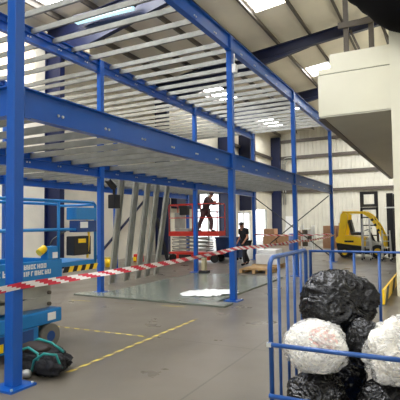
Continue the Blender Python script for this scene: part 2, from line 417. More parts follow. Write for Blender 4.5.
# ------------------------------------------------------------------ mezzanine
XA, XB, XC = -3.91, -7.31, -10.7
YA = (3.30, 8.93, 13.74, 19.11)
YB = (3.30, 8.71, 13.60, 19.11)
YR = {'A': YA, 'B': YB, 'C': YB}
H1, H1T, H2, H2T = 2.80, 3.12, 5.386, 5.70
CW = .062
def column(loc, hero):
    x, y, z = loc
    t = thing('mezzanine_column', loc, '', 'column', 'blue steel columns of the mezzanine')
    b = MB(); b.box(x-CW, x+CW, y-CW, y+CW, .0225, H2T-.004, bev=.006); b.build('shaft', M['blue'], t)
    b = MB(); b.box(x-.16, x+.16, y-.16, y+.16, 0, .022); pl = b.build('base_plate', M['blue'], t)
    for dx in (-.13, .13):
        for dy in (-.13, .13):
            MB().tube([(x+dx, y+dy, .022), (x+dx, y+dy, .04)], .014, n=6).build('anchor_bolt', M['bolt'], pl)
    return t
def bracket(c, z, dirs):
    x, y, _ = c.location
    for dx, dy in dirs:
        b = MB(); ex, ey = x+dx*CW, y+dy*CW
        if dx: b.box(min(ex, ex+dx*.09), max(ex, ex+dx*.09), y-.06, y+.06, z-.014, z-.002)
        else: b.box(x-.06, x+.06, min(ey, ey+dy*.09), max(ey, ey+dy*.09), z-.014, z-.002)
        b.build('bracket', M['blue'], c)
ROWLAB = {
 ('A', 0): 'thick blue column with base plate at the near left, beside the blue lift',
 ('A', 1): 'tall blue front column at the near corner of the flat grey boards',
 ('A', 2): 'blue front column behind the blue waste cage, tape tied to it',
 ('A', 3): 'blue front column at the far end, in front of the yellow forklift',
 ('B', 0): 'blue middle-row column level with the near left front column',
 ('B', 1): 'blue middle-row column rising just past the end of the blue lift',
 ('B', 2): 'blue middle-row column standing in front of the red lift',
 ('B', 3): 'blue middle-row column with black brace rods, beside the white entrance door',
 ('C', 0): 'blue back-row column nearest the camera, behind the blue lift',
 ('C', 1): 'blue back-row column seen behind the platform of the blue lift',
 ('C', 2): 'blue back-row column behind the leaning grey channels',
 ('C', 3): 'blue back-row column at the far end behind the red lift'}
proto = None; COLS = {}
for row, X in (('A', XA), ('B', XB), ('C', XC)):
    for i, y in enumerate(YR[row]):
        if proto is None:
            proto = column((X, y, 0), True); remember(proto); o = proto
        else: o = dup(proto, (X, y, 0))
        o['label'] = ROWLAB[(row, i)]; COLS[(row, i)] = o
for (row, i), o in COLS.items():
    ds = ([(0, 1)] if i < 3 else [])+([(0, -1)] if i > 0 else [])
    for z in (H1, H2): bracket(o, z, ds)

def ibeam(b, fn, L0, L1, z0, z1, fl=.06, tf=.012, tw=.008):
    prof = [(-fl, z0), (fl, z0), (fl, z0+tf), (tw/2, z0+tf), (tw/2, z1-tf), (fl, z1-tf), (fl, z1), (-fl, z1), (-fl, z1-tf), (-tw/2, z1-tf), (-tw/2, z0+tf), (-fl, z0+tf)]
    b.prism(prof, fn, L0, L1)
names = {'A': 'front', 'B': 'middle', 'C': 'back'}; bayn = ('near', 'second', 'far'); lev = {1: 'lower floor', 2: 'upper floor'}
for row, X in (('A', XA), ('B', XB), ('C', XC)):
    for L, (z0, z1) in ((1, (H1, H1T)), (2, (H2, H2T))):
        for i in range(3):
            y0, y1 = YR[row][i]+CW+.004, YR[row][i+1]-CW-.004
            t = thing('mezzanine_beam', (X, y0, z0), 'blue %s-row beam of the %s, %s bay from the camera' % (names[row], lev[L], bayn[i]), 'beam', 'blue main beams of the mezzanine')
            b = MB(); ibeam(b, lambda p, s: (X+p[0], s, p[1]), y0, y1, z0, z1); b.build('web_and_flanges', M['blue'], t)
            # end plates with bolt heads, and joist cleats along the web
            for ye, sg in ((y0, 1), (y1, -1)):
                b = MB(); b.box(X-.06, X+.06, min(ye, ye+sg*.01), max(ye, ye+sg*.01), z0-.0, z1); b.build('end_plate', M['blue'], t)
            for sg in ((-1,) if row == 'A' else (1, -1) if row == 'B' else (1,)):
                b = MB(); b.box(min(X+sg*.0045, X+sg*.05), max(X+sg*.0045, X+sg*.05), y0+.012, y1-.012, z1-.133, z1-.128); b.build('joist_ledge', M['blue'], t)
            if row == 'A' or (row == 'B' and i < 2):
                b = MB(); y = YR[row][i]+.6
                while y < y1-.2:
                    b.tube([(X+.004, y, z0+.12), (X+.02, y, z0+.12)], .017, n=6); b.tube([(X+.004, y+.07, z0+.12), (X+.02, y+.07, z0+.12)], .017, n=6); y += .85
                o = b.build('bolt_heads', M['bolt'], t); o['kind'] = 'stuff'
# end beams across the mezzanine
for L, (z0, z1) in ((1, (H1, H1T)), (2, (H2, H2T))):
    for i, e in ((0, 'near'),):
        for (xa, xb, nm) in ((XA, XB, 'front'), (XB, XC, 'back')):
            x1, x0 = xa-CW-.004, xb+CW+.004
            b = MB(); ibeam(b, lambda p, s: (s, YA[i]+p[0], p[1]), x0, x1, z0, z1)
            o = b.build('mezzanine_beam', M['blue']); o['kind'] = 'thing'
            origin(o, (x0, YA[i], z0))
            tag(o, 'blue cross beam at the %s end of the %s, %s span' % (e, lev[L], nm), 'beam', 'blue cross beams at the mezzanine ends')

# galvanised C joists, every one its own object
def joist(x0, x1):
    b = MB(); h, f, t, l = .105, .05, .003, .012
    prof = [(0, 0), (f, 0), (f, l), (f-t, l), (f-t, t), (t, t), (t, h-t), (f-t, h-t), (f-t, h-l), (f, h-l), (f, h), (0, h)]
    b.prism(prof, lambda p, s: (s, p[0], p[1]), x0, x1)
    return b
SP = .585
for L, z in ((1, H1T-.125), (2, H2T-.125)):
    for (xa, xb, nm) in ((XA, XB, 'front'), (XB, XC, 'back')):
        src = None; y = YA[0]+.3; k = 0
        while y < YA[3]-.2:
            if True:
                yj = next(((lo if y < (lo+hi)/2 else hi) for lo, hi in ((8.55, 9.05), (13.44, 13.88)) if lo < y < hi), y)
                if src is None:
                    o = joist(.008, xa-xb-.008).build('floor_joist', M['galv']); src = o
                    o['kind'] = 'thing'
                    tag(o, 'galvanised steel joist of the %s, in the parallel row over the %s span' % (lev[L], nm), 'joist', 'galvanised joists of the %s, %s span' % (lev[L], nm))
                else: o = src.copy(); COL.objects.link(o)
                o.location = (xb, yj, z)
            y += SP; k += 1

# black rod cross-bracing in the far end frame and one in the middle row
def rod(name, a, b_, lab, r=.022, m='black', grp=None):
    o = MB().tube([a, b_], r, n=8).build(name, M[m]); o['kind'] = 'thing'; origin(o, a); return tag(o, lab, 'brace', grp)
rod('brace_rod', (XB+.11, 19.06, 2.72), (XA-.11, 19.06, .25), 'black brace rod falling from the white door side down towards the forklift', grp='black cross-bracing rods')
rod('brace_rod', (XB+.11, 19.16, .25), (XA-.11, 19.16, 2.72), 'black brace rod rising from the wooden pallets up to the far front column', grp='black cross-bracing rods')
rod('diagonal_bar', (-13.32, 15.4, .06), (-13.32, 19.32, 2.86), 'dark blue diagonal bar on the left wall, seen between the leaning channels', r=.06, m='navy')

# batten luminaires under the roof
def batten(x0, x1, y, z, lab):
    t = thing('hanging_fluorescent_light', ((x0+x1)/2, y, z), lab, 'light', 'fluorescent battens under the roof')
    sl = -.02
    b = MB(); b.prism([(x0, z+.06), (x1, z+.06+sl*(x1-x0)), (x1, z+.2+sl*(x1-x0)), (x0, z+.2)], lambda p, s: (p[0], s, p[1]), y-.12, y+.12); b.build('housing', M['navy'], t)
    b = MB(); b.prism([(x0+.05, z-.06), (x1-.05, z-.06+sl*(x1-x0)), (x1-.05, z+.055+sl*(x1-x0)), (x0+.05, z+.055)], lambda p, s: (p[0], s, p[1]), y-.1, y+.1); b.build('diffuser', M['tube'], t)
batten(-11.55, -8.9, 12.35, 9.03, 'long pale fluorescent batten below a blue rafter at the upper left')

# ------------------------------------------------------------------ scissor lifts
def scissor_lift(name, T, loc, lab, body, dark, L, z_chas, z_deck0, z_deck, z_rail, arms, ext, blue):
    t = thing(name, loc, lab, 'scissor lift'); W = .8
    B = lambda b, n, m, p=t: b.build(n, m, p, T=T)
    b = MB(); b.box(0, L, 0, W, .335, z_chas, bev=.02); b.box(.37, L-.4, .01, W-.01, .1, .334, bev=.012); ch = B(b, 'chassis', body)
    for y in (-.004, W-.008):
        for k, x in enumerate((L*.34, L*.65)):
            b = MB(); b.box(x-.3, x+.3, y, y+.012, .15, .32); B(b, 'cover_panel', dark, ch)
    for x in (.17, L-.19):
        for y in (.01, W-.13):
            b = MB(); b.tube([(x, y, .165), (x, y+.12, .165)], .162, n=24); wl = B(b, 'wheel', M['grey_tyre'] if blue else M['rubber'])
            b = MB(); b.tube([(x, y-.006, .165), (x, y+.126, .165)], .07, n=16); B(b, 'hub', dark, wl)
    # scissor arms
    z0, z1 = z_chas+.02, z_deck0-.02; dz = (z1-z0)/arms
    for k in range(arms):
        for y in (.1, W-.14):
            for sg in (0, 1):
                xe = L-.12 if blue else L-.55; xa, xb = (.12, xe) if sg == 0 else (xe, .12)
                b = MB(); yy = y+.025*sg
                b.bar((xa, yy, z0+dz*k+.035), (xb, yy, z0+dz*(k+1)-.035), .022, min(.1, dz*.6) if blue else .05)
                B(b, 'scissor_arm', M['galv2'] if not blue or k else M['galv2'])
        for px, pz in (((.12+xe)/2, z0+dz*(k+.5)), (.14, z0+dz*k+.04), (xe-.02, z0+dz*k+.04)):
            b = MB(); b.tube([(px, .08, pz), (px, W-.08, pz)], .025, n=10); B(b, 'pivot_pin', M['strut'])
    # platform tray
    b = MB(); b.box(0, L, 0, .03, z_deck0, z_deck, bev=.006); b.box(0, L, W-.03, W, z_deck0, z_deck, bev=.006); b.box(0, .03, .03, W-.03, z_deck0, z_deck); b.box(L-.03, L, .03, W-.03, z_deck0, z_deck); b.box(.03, L-.03, .03, W-.03, z_deck0+.05, z_deck0+.1)
    pf = B(b, 'platform', body)
    # guard rails
    e = L+ext; zm = z_deck+(z_rail-z_deck)*.5
    for y in (.02, W-.02):
        b = MB(); b.tube([(.02, y, z_deck), (.02, y, z_rail-.04), (.06, y, z_rail), (e-.06, y, z_rail), (e-.02, y, z_rail-.04), (e-.02, y, z_deck-.1)], .022, n=10); B(b, 'guard_rail', body)
        b = MB(); b.tube([(.02, y, zm), (e-.02, y, zm)], .018, n=10); B(b, 'mid_rail', body)
        for x in ((L*.5, L-.05) if ext else (L*.5,)):
            b = MB(); b.tube([(x, y, z_deck-.02), (x, y, z_rail)], .022, n=10); B(b, 'rail_post', body)
    for x in (.02, e-.02):
        b = MB(); b.tube([(x, .02, z_rail-.03), (x, W-.02, z_rail-.03)], .02, n=10); B(b, 'end_rail', body); b = MB(); b.tube([(x, .02, zm), (x, W-.02, zm)], .018, n=10); B(b, 'end_rail', body)
    if ext:
        b = MB(); b.box(L+.001, e, .02, W-.02, z_deck-.12, z_deck-.06); xd = B(b, 'extension_deck', body)
        b = MB(); k = 0; x = L+.03
        while x < e-.1:
            i = M['yellow'] if k % 2 else M['black']
            b.prism([(x, z_deck-.2), (x+.085, z_deck-.2), (x+.125, z_deck-.121), (x+.04, z_deck-.121)], lambda p, s: (p[0], s, p[1]), .0, .02, i); x += .085; k += 1
        B(b, 'hazard_stripe', None, xd)
    return t, B, ch, pf
# blue one: local x -> world Y, local y -> world -X
T = Matrix(((0, -1, 0, -4.65), (1, 0, 0, 2.45), (0, 0, 1, 0), (0, 0, 0, 1)))
t, B, ch, pf = scissor_lift('scissor_lift', T, (-5.05, 3.6, 0), 'blue scissor lift with lowered platform behind the near left column', M['lift_blue'], M['lift_dark'], 2.28, .52, .86, 1.18, 1.98, 2, .73, True)
# white lettering too blurred to read: rows of letter-sized strokes on the fascia
def letters(x0, x1, z, h, seed, n):
    b = MB(); rr = random.Random(seed); wd = (x1-x0)/n
    for k in range(n):
        a = x0+k*wd; q = wd*.78; st = wd*.24
        b.box(a, a+st, -.006, -.001, z, z+h)
        if rr.random() < .7: b.box(a+q-st, a+q, -.006, -.001, z, z+h)
        for zz in (z, z+h/2-st/2, z+h-st):
            if rr.random() < .6: b.box(a+st, a+q-st*.9, -.006, -.001, zz, zz+st)
    return b
B(letters(1.62, 2.0, 1.085, .06, 3, 7), 'lettering', M['white'], pf); B(letters(1.62, 2.08, 1.0, .06, 5, 8), 'lettering', M['white'], pf)
B(letters(1.0, 1.38, 1.02, .08, 9, 5), 'lettering', M['white'], pf)
b = MB(); b.box(2.02, 2.16, -.007, -.001, .38, .48); o = B(b, 'data_plate', M['white'], ch)
b = MB(); b.box(1.12, 1.32, -.012, -.006, .14, .24); o = B(b, 'warning_plate', M['yellow'], ch)
b = MB(); b.box(2.52, 2.96, -.03, .16, 1.72, 1.9, bev=.01); cb = B(b, 'control_box', M['lift_blue'])
b = MB(); b.box(2.56, 2.96, -.034, .14, 1.54, 1.71, bev=.008); B(b, 'lower_panel', M['lift_dark'], cb)
b = MB(); b.box(2.6, 2.76, -.04, -.035, 1.6, 1.69); B(b, 'label_plate', M['white'], cb)
b = MB(); b.box(2.56, 2.92, .04, .2, 1.2, 1.48, bev=.012); kb = B(b, 'battery_case', M['black'])
b = MB(); b.box(2.64, 2.8, .034, .039, 1.38, 1.44); B(b, 'label_plate', M['yellow'], kb)
b = MB(); b.tube([(2.86, .06, 1.15), (2.88, .05, 1.5), (2.84, .05, 1.72)], .018); B(b, 'cable', M['yellow'])
b = MB(); b.box(2.02, 2.2, .0, .14, 1.182, 1.36, bev=.01); jb = B(b, 'socket_box', M['lift_blue'])
b = MB(); b.box(2.1, 2.19, -.006, -.001, 1.2, 1.28); B(b, 'label_plate', M['white'], jb)
b = MB(); b.tube([(1.92, .06, 1.28), (2.02, .06, 1.34)], .05, n=14); B(b, 'plug', M['yellow'], jb)
b = MB(); b.tube([(2.12, .08, 1.36), (2.2, .1, 1.44), (2.34, .12, 1.5), (2.5, .15, 1.56)], .012); B(b, 'cable', M['black'], jb)

# red one: local x -> world X, local y -> world Y
T = Matrix(((1, 0, 0, -10.45), (0, 1, 0, 16.95), (0, 0, 1, 0), (0, 0, 0, 1)))
t, B, ch, pf = scissor_lift('scissor_lift', T, (-9.3, 17.35, 0), 'red scissor lift with raised basket in front of the bright doorway', M['red'], M['black'], 2.36, .42, 1.1, 1.3, 2.46, 4, 0, False)
b = MB(); b.box(.3, 1.0, .05, .55, 1.302, 1.42); b.box(.25, .55, .1, .5, 1.43, 2.1); B(b, 'tool_locker', M['galv2'])
b = MB(); b.box(.55, .95, -.01, .2, 2.0, 2.4, bev=.02); B(b, 'control_box', M['black'])
b = MB(); b.box(1.5, 2.3, -.004, -.001, 1.13, 1.26); B(b, 'fascia_label', M['red'], pf)

# ------------------------------------------------------------------ people
def skin_mesh(name, verts, edges, radii, m, parent, sub=2, root=0):
    me = bpy.data.meshes.new(name); me.from_pydata([tuple(v) for v in verts], edges, [])
    o = bpy.data.objects.new(name, me); COL.objects.link(o)
    md = o.modifiers.new('s', 'SKIN'); md.use_smooth_shade = True
    for i, r in enumerate(radii):
        sv = me.skin_vertices[0].data[i]; sv.radius = r if isinstance(r, tuple) else (r, r); sv.use_root = (i == root)
    sb = o.modifiers.new('d', 'SUBSURF'); sb.levels = sb.render_levels = sub
    dg = bpy.context.evaluated_depsgraph_get()
    nm = bpy.data.meshes.new_from_object(o.evaluated_get(dg)); nm.name = name
    o.modifiers.clear(); o.data = nm; nm.materials.clear(); nm.materials.append(m)
    for p in nm.polygons: p.use_smooth = True
    if parent is not None: o.parent = parent
    return o
def person(loc, rz, lab, J, top, topm, legm, hat=None, loose=0):
    """J: joint positions in local metres, y forward"""
    t = thing('person', loc, lab, 'person'); t.rotation_euler = (0, 0, rz)
    order = ['pelvis', 'waist', 'chest', 'neck', 'head', 'crown', 'shl', 'ell', 'wrl', 'hdl', 'shr', 'elr', 'wrr', 'hdr', 'hipl', 'knl', 'anl', 'tol', 'hipr', 'knr', 'anr', 'tor']
    P = {k: Vector(v) for k, v in J.items()}
    idx = {k: i for i, k in enumerate(order)}
    rad = dict(pelvis=(.14, .11), waist=(.13, .1), chest=(.16, .115), neck=.055, head=(.078, .095), crown=(.066, .08), shl=.062, ell=.043, wrl=.03, hdl=.034, shr=.062, elr=.043, wrr=.03, hdr=.034,
               hipl=.088, knl=.058, anl=.042, tol=.035, hipr=.088, knr=.058, anr=.042, tor=.035)
    E_ = [('pelvis', 'waist'), ('waist', 'chest'), ('chest', 'neck'), ('neck', 'head'), ('head', 'crown')]
    for s in 'lr': E_ += [('chest', 'sh'+s), ('sh'+s, 'el'+s), ('el'+s, 'wr'+s), ('wr'+s, 'hd'+s), ('pelvis', 'hip'+s), ('hip'+s, 'kn'+s), ('kn'+s, 'an'+s), ('an'+s, 'to'+s)]
    skin_mesh('body', [P[k] for k in order], [(idx[a], idx[b]) for a, b in E_], [rad[k] for k in order], M['skin'], t)
    def garment(nm, ks, es, grow, m, ov=None):
        ov = ov or {}
        vs = [ov.get(k, P[k]) if k in ov else P[k] for k in ks]
        rr = [tuple(x+grow for x in (rad[k] if isinstance(rad[k], tuple) else (rad[k], rad[k]))) for k in ks]
        return skin_mesh(nm, vs, [(ks.index(a), ks.index(b)) for a, b in es], rr, m, t)
    lp = lambda a, b, f: P[a].lerp(P[b], f)
    sl = 'short' if top == 'tee' else 'long'
    ks = ['pelvis', 'waist', 'chest', 'shl', 'ell', 'shr', 'elr'] + (['wrl', 'wrr'] if sl == 'long' else [])
    es = [('pelvis', 'waist'), ('waist', 'chest'), ('chest', 'shl'), ('shl', 'ell'), ('chest', 'shr'), ('shr', 'elr')] + ([('ell', 'wrl'), ('elr', 'wrr')] if sl == 'long' else [])
    ov = {} if sl == 'long' else {'ell': lp('shl', 'ell', .72), 'elr': lp('shr', 'elr', .72)}
    garment('t_shirt' if sl == 'short' else 'jacket', ks, es, .02+loose, topm, ov)
    ks = ['pelvis', 'hipl', 'knl', 'anl', 'hipr', 'knr', 'anr']
    garment('trousers', ks, [('pelvis', 'hipl'), ('hipl', 'knl'), ('knl', 'anl'), ('pelvis', 'hipr'), ('hipr', 'knr'), ('knr', 'anr')], .016+loose*.7, legm)
    for s in 'lr':
        a, b_ = P['an'+s], P['to'+s]; d = (b_-a)
        skin_mesh('shoe', [a+Vector((0, 0, -.01)), a+d*.5+Vector((0, 0, -.015)), b_+d*.12], [(0, 1), (1, 2)], [.052, .05, .042], M['black'], t, 1)
        # fingers and thumb
        w_, h = P['wr'+s], P['hd'+s]; ax = (h-w_).normalized(); sd = ax.cross(Vector((0, 1, .2))).normalized(); fr = sd.cross(ax)
        for q, ln in ((-.026, .065), (-.009, .078), (.009, .074), (.026, .058)):
            p0 = h+sd*q; 
            skin_mesh('finger', [p0, p0+ax*ln*.55+fr*.01, p0+ax*ln+fr*.035], [(0, 1), (1, 2)], [.0095, .0085, .007], M['skin'], t, 1)
        p0 = h-ax*.025+sd*.03
        skin_mesh('thumb', [p0, p0+sd*.025+ax*.025, p0+sd*.03+ax*.055+fr*.01], [(0, 1), (1, 2)], [.011, .0095, .008], M['skin'], t, 1)
    # face and hair
    hd, cr, nk = P['head'], P['crown'], P['neck']; ua = (cr-nk).normalized(); fa = Vector((J.get('face', (0, 1, 0)))); fa = (fa-ua*fa.dot(ua)).normalized(); sa = fa.cross(ua)
    cen = hd.lerp(cr, .5)
    b = MB(); b.blob(cen+fa*.092-ua*.022, (.014, .02, .02), sub=2); b.build('nose', M['skin']).parent = t
    for q in (-1, 1):
        b = MB(); b.blob(cen+fa*.084+sa*q*.032+ua*.008, (.011, .011, .008), sub=2); b.build('eye', M['black']).parent = t
        b = MB(); b.blob(cen+sa*q*.084-ua*.005-fa*.005, (.012, .02, .03), sub=2); b.build('ear', M['skin']).parent = t
    b = MB(); b.bar(cen+fa*.083-ua*.055-sa*.022, cen+fa*.083-ua*.055+sa*.022, .01, .008); b.build('mouth', M['tape_r']).parent = t
    b = MB(); b.blob(cen-fa*.018+ua*.038, (.09, .1, .082), seed=3, amp=.05, sub=3); b.build('hair', hat or M['hair']).parent = t
    return t
person((-6.72, 16.6, 0), math.radians(150), 'person in a black t-shirt walking towards the wooden pallets', dict(
    pelvis=(0, 0, .90), waist=(0, .03, 1.04), chest=(0, .1, 1.26), neck=(0, .15, 1.43), head=(0, .19, 1.50), crown=(0, .21, 1.60),
    shl=(-.18, .1, 1.36), ell=(-.25, .1, 1.1), wrl=(-.25, .26, .93), hdl=(-.25, .31, .86), shr=(.18, .1, 1.36), elr=(.25, .06, 1.1), wrr=(.26, .2, .9), hdr=(.26, .24, .83),
    hipl=(-.09, 0, .86), knl=(-.1, .16, .47), anl=(-.1, .12, .08), tol=(-.11, .3, .04), hipr=(.09, 0, .86), knr=(.1, -.02, .46), anr=(.1, -.22, .1), tor=(.11, -.06, .04), face=(0, 1, -.25)),
    'tee', M['tee'], M['trouser'], None, .02)
person((-8.85, 17.35, 1.27), math.radians(-80), 'person in dark workwear standing in the basket of the red lift', dict(
    pelvis=(0, 0, .92), waist=(0, .03, 1.05), chest=(0, .12, 1.30), neck=(0, .2, 1.46), head=(0, .26, 1.53), crown=(0, .3, 1.63),
    shl=(-.19, .14, 1.4), ell=(-.22, .3, 1.2), wrl=(-.2, .46, 1.22), hdl=(-.18, .53, 1.22), shr=(.19, .14, 1.4), elr=(.22, .28, 1.2), wrr=(.22, .46, 1.28), hdr=(.21, .53, 1.29),
    hipl=(-.1, 0, .88), knl=(-.13, .24, .5), anl=(-.14, .2, .08), tol=(-.15, .38, .04), hipr=(.1, 0, .88), knr=(.13, -.16, .48), anr=(.15, -.32, .09), tor=(.16, -.15, .04), face=(0, 1, -.4)),
    'jacket', M['workwear'], M['workwear'], M['workwear'], .035)

# ------------------------------------------------------------------ leaning channels and floor things on the left
def channel(x0, y0, x1, y1, z1, lab):
    a = Vector((x0, y0, .03)); e = Vector((x1, y1, z1)); d = (e-a).normalized()
    b = MB(); yv = Vector((0, 1, 0)); yv = (yv-d*yv.dot(d)).normalized(); xv = yv.cross(d)
    prof = [(-.11, 0), (.11, 0), (.11, .065), (.105, .065), (.105, .006), (-.105, .006), (-.105, .065), (-.11, .065)]
    b.prism(prof, lambda p, s: a+yv*p[0]+xv*p[1]+d*s, 0, (e-a).length)
    o = b.build('steel_channel', M['galv2']); o['kind'] = 'thing'; origin(o, (x0, y0, 0))
    tag(o, lab, 'steel channel', 'grey steel channels leaning on the middle beam')
Xl = XB-.17
for x0, y0, y1, lab in ((-8.0, 9.95, 9.75, 'first grey channel leaning on the blue beam, counted from the near column'),
                        (-8.0, 10.6, 10.42, 'second leaning grey channel from the near column'),
                        (-8.02, 11.2, 11.0, 'third leaning grey channel, close beside the second'),
                        (-8.05, 11.7, 11.5, 'fourth leaning grey channel from the near column'),
                        (-8.1, 12.3, 12.1, 'last of the five leaning grey channels, nearest the red lift')):
    channel(x0, y0, Xl, y1, 2.98, lab)
o = MB().bar((-10.35, 16.72, .02), (-10.95, 16.78, 1.9), .16, .04, up=(0, 1, 0)).build('dark_board', M['tee']); o['kind'] = 'thing'; tag(o, 'dark board leaning beside the red lift', 'board')
# black work light hanging below the beam near the middle-row column
t = thing('hanging_work_light', (-7.52, 9.5, 2.05), 'black lamp housing hanging under the blue beam beside the middle-row column', 'lamp')
b = MB(); b.box(-7.63, -7.41, 9.38, 9.62, 2.06, 2.42, bev=.015); b.build('housing', M['black'], t)
b = MB(); b.bar((-7.52, 9.5, 2.42), (-7.52, 9.5, 2.6), .05, .05); b.bar((-7.52, 9.5, 2.6), (-7.5, 9.2, 2.79), .14, .09); b.build('bracket_arm', M['black'], t)
# flat grey boards laid on the floor
for k, (x0, x1, y0, y1, lab) in enumerate(((-7.62, -3.74, 8.12, 8.53, 'long grey board nearest the camera at the foot of the front column'), (-7.08, -4.12, 8.56, 10.9, 'flat grey board on the floor under the crumpled white patch'), (-7.08, -4.12, 10.93, 13.05, 'flat grey board on the floor beyond the crumpled white patch'))):
    t = MB().box(x0, x1, y0, y1, .002, .04, bev=.004).build('deck_board', M['sheet']); t['kind'] = 'thing'; tag(t, lab, 'board', 'grey boards laid flat on the floor'); origin(t, (x0, y0, 0))
# thin crumpled white patch over the grey boards
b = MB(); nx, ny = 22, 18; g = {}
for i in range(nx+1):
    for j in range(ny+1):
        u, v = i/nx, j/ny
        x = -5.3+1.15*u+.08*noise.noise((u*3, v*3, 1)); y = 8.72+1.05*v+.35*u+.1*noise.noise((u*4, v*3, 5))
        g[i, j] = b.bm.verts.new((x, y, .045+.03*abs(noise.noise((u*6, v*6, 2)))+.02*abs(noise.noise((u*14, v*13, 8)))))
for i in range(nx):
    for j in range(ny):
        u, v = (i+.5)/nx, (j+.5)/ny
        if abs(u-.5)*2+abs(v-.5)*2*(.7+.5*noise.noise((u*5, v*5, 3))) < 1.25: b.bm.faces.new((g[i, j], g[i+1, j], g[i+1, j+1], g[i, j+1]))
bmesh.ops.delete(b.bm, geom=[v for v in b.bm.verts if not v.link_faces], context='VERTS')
o = b.build('white_patch', M['poly'], smooth=True); md = o.modifiers.new('s', 'SOLIDIFY'); md.thickness = .004; o['kind'] = 'thing'; tag(o, 'thin crumpled white patch lying on the grey boards', 'plastic sheet')
# black tool bag with teal trim
t = thing('tool_bag', (-4.05, 3.75, 0), 'slumped black bag with teal straps on the floor beside the near column', 'bag')
b = MB(); b.blob((-4.08, 3.86, .13), (.34, .2, .14), seed=4, amp=.3, freq=2.0, sub=5, flat=.85, ridge=.14); b.blob((-3.84, 3.72, .12), (.18, .14, .12), seed=9, amp=.3, freq=2.0, sub=5, flat=.88, ridge=.14)
b.build('bag_body', M['tee'], t)
b = MB(); b.blob((-4.12, 3.82, .25), (.22, .13, .06), seed=11, amp=.3, freq=2.2, sub=3); b.build('flap', M['hair'], t)
for pts in (((-4.36, 3.7, .1), (-4.25, 3.66, .24), (-4.1, 3.66, .29), (-3.95, 3.66, .24), (-3.86, 3.58, .12)),
            ((-3.98, 3.6, .06), (-3.9, 3.56, .2), (-3.78, 3.58, .28), (-3.68, 3.66, .26), (-3.66, 3.72, .1)),
            ((-4.4, 3.86, .2), (-4.2, 3.9, .32), (-3.95, 3.86, .31), (-3.75, 3.84, .24))):
    MB().tube(pts, .014, n=8).build('strap', M['teal'], t)
b = MB(); b.blob((-4.0, 3.55, .05), (.06, .05, .045), seed=2, sub=3); b.build('buckle', M['galv2'], t)
# small things by the left wall
t = thing('fuel_can', (-11.6, 16.3, 0), 'small red container with a yellow front beyond the leaning channels', 'container')
b = MB(); b.box(-11.8, -11.4, 16.2, 16.45, 0, .34, bev=.04); b.build('can', M['red'], t); b = MB(); b.box(-11.78, -11.62, 16.17, 16.198, .05, .22); b.build('label_plate', M['yellow'], t); b = MB(); b.tube([(-11.6, 16.32, .34), (-11.6, 16.32, .42)], .05); b.build('cap', M['black'], t)
t = thing('plastic_tub', (-11.35, 14.01, 0), 'small yellow container on the floor beside the middle-row column', 'container')
b = MB(); b.tube([(-11.35, 14.01, 0), (-11.35, 14.01, .34)], [.13, .16], n=18); b.build('tub', M['yellow'], t); b = MB(); b.tube([(-11.35, 14.01, .342), (-11.35, 14.01, .37)], .165, n=18); b.build('lid', M['tape_y'], t)
# beige post on black foot, blue bin
t = thing('barrier_post', (-6.88, 13.3, 0), 'short beige post on a black foot beside the middle-row column', 'post')
b = MB(); b.box(-7.0, -6.7, 13.15, 13.45, 0, .1, bev=.03); b.build('foot', M['rubber'], t); b = MB(); b.box(-6.92, -6.78, 13.22, 13.38, .1, .52, bev=.02); b.build('post', M['beige'], t)
t = thing('wheeled_bin', (-8.4, 18.9, 0), 'dark blue wheeled bin standing behind the red lift', 'bin')
b = MB(); b.prism([(-8.85, .12), (-7.8, .12), (-7.72, .95), (-8.93, .95)], lambda p, s: (p[0], s, p[1]), 18.45, 18.98); b.build('tub', M['binblue'], t)
b = MB(); b.box(-8.96, -7.69, 18.4, 18.99, .952, 1.02, bev=.01); b.build('lid', M['binblue'], t)
for x in (-8.75, -7.9):
    for y in (18.52, 18.9): MB().tube([(x, y-.02, .06), (x, y+.02, .06)], .058, n=14).build('wheel', M['rubber'], t)

# ------------------------------------------------------------------ barrier tape
def ribbon(pts, lab, wd=.075):
    path = []
    for p, q in zip(pts, pts[1:]):
        p = Vector(p); q = Vector(q); n_ = max(2, int((q-p).length/.06))
        for k in range(n_):
            f = k/n_; v = p.lerp(q, f); v.z -= .035*(q-p).length/5*4*f*(1-f); path.append(v)
    path.append(Vector(pts[-1])); b = MB(); L_ = 0
    row = []; dist = 0
    for k, v in enumerate(path):
        if k: dist += (v-path[k-1]).length
        tw = .5*math.sin(dist*1.3)+.25*math.sin(dist*3.1)
        o = Vector((math.sin(tw), 0, math.cos(tw)))*wd/2
        row.append((v, o, dist))
    NV = 4
    grid = [[b.bm.verts.new(v+o*(2*j/NV-1)) for j in range(NV+1)] for v, o, d in row]
    mr, mw_ = b.mi(M['tape_r']), b.mi(M['tape_w'])
    for k in range(len(row)-1):
        for j in range(NV):
            f = b.bm.faces.new((grid[k][j], grid[k+1][j], grid[k+1][j+1], grid[k][j+1]))
            f.material_index = mr if ((row[k][2]+j*.06) % .34) < .17 else mw_
    o = b.build('barrier_tape'); md = o.modifiers.new('s', 'SOLIDIFY'); md.thickness = .0015; o['kind'] = 'thing'
    return tag(o, lab, 'barrier tape', 'red and white barrier tapes')
fx = XA+CW+.04
ribbon([(-3.72, .9, .98), (fx, 3.3, 1.035), (fx, 8.93, 1.11), (fx, 13.74, 1.09)], 'red and white barrier tape running along the front columns from the near left')
ribbon([(XB+CW+.02, 18.98, 1.12), (-5.6, 18.98, 1.08), (fx-.1, 18.98, 1.14)], 'red and white tape strung across the far end between two columns', .06)
ribbon([(fx, 13.78, 1.06), (fx, 19.0, 1.1)], 'red and white tape between the last two front columns', .06)

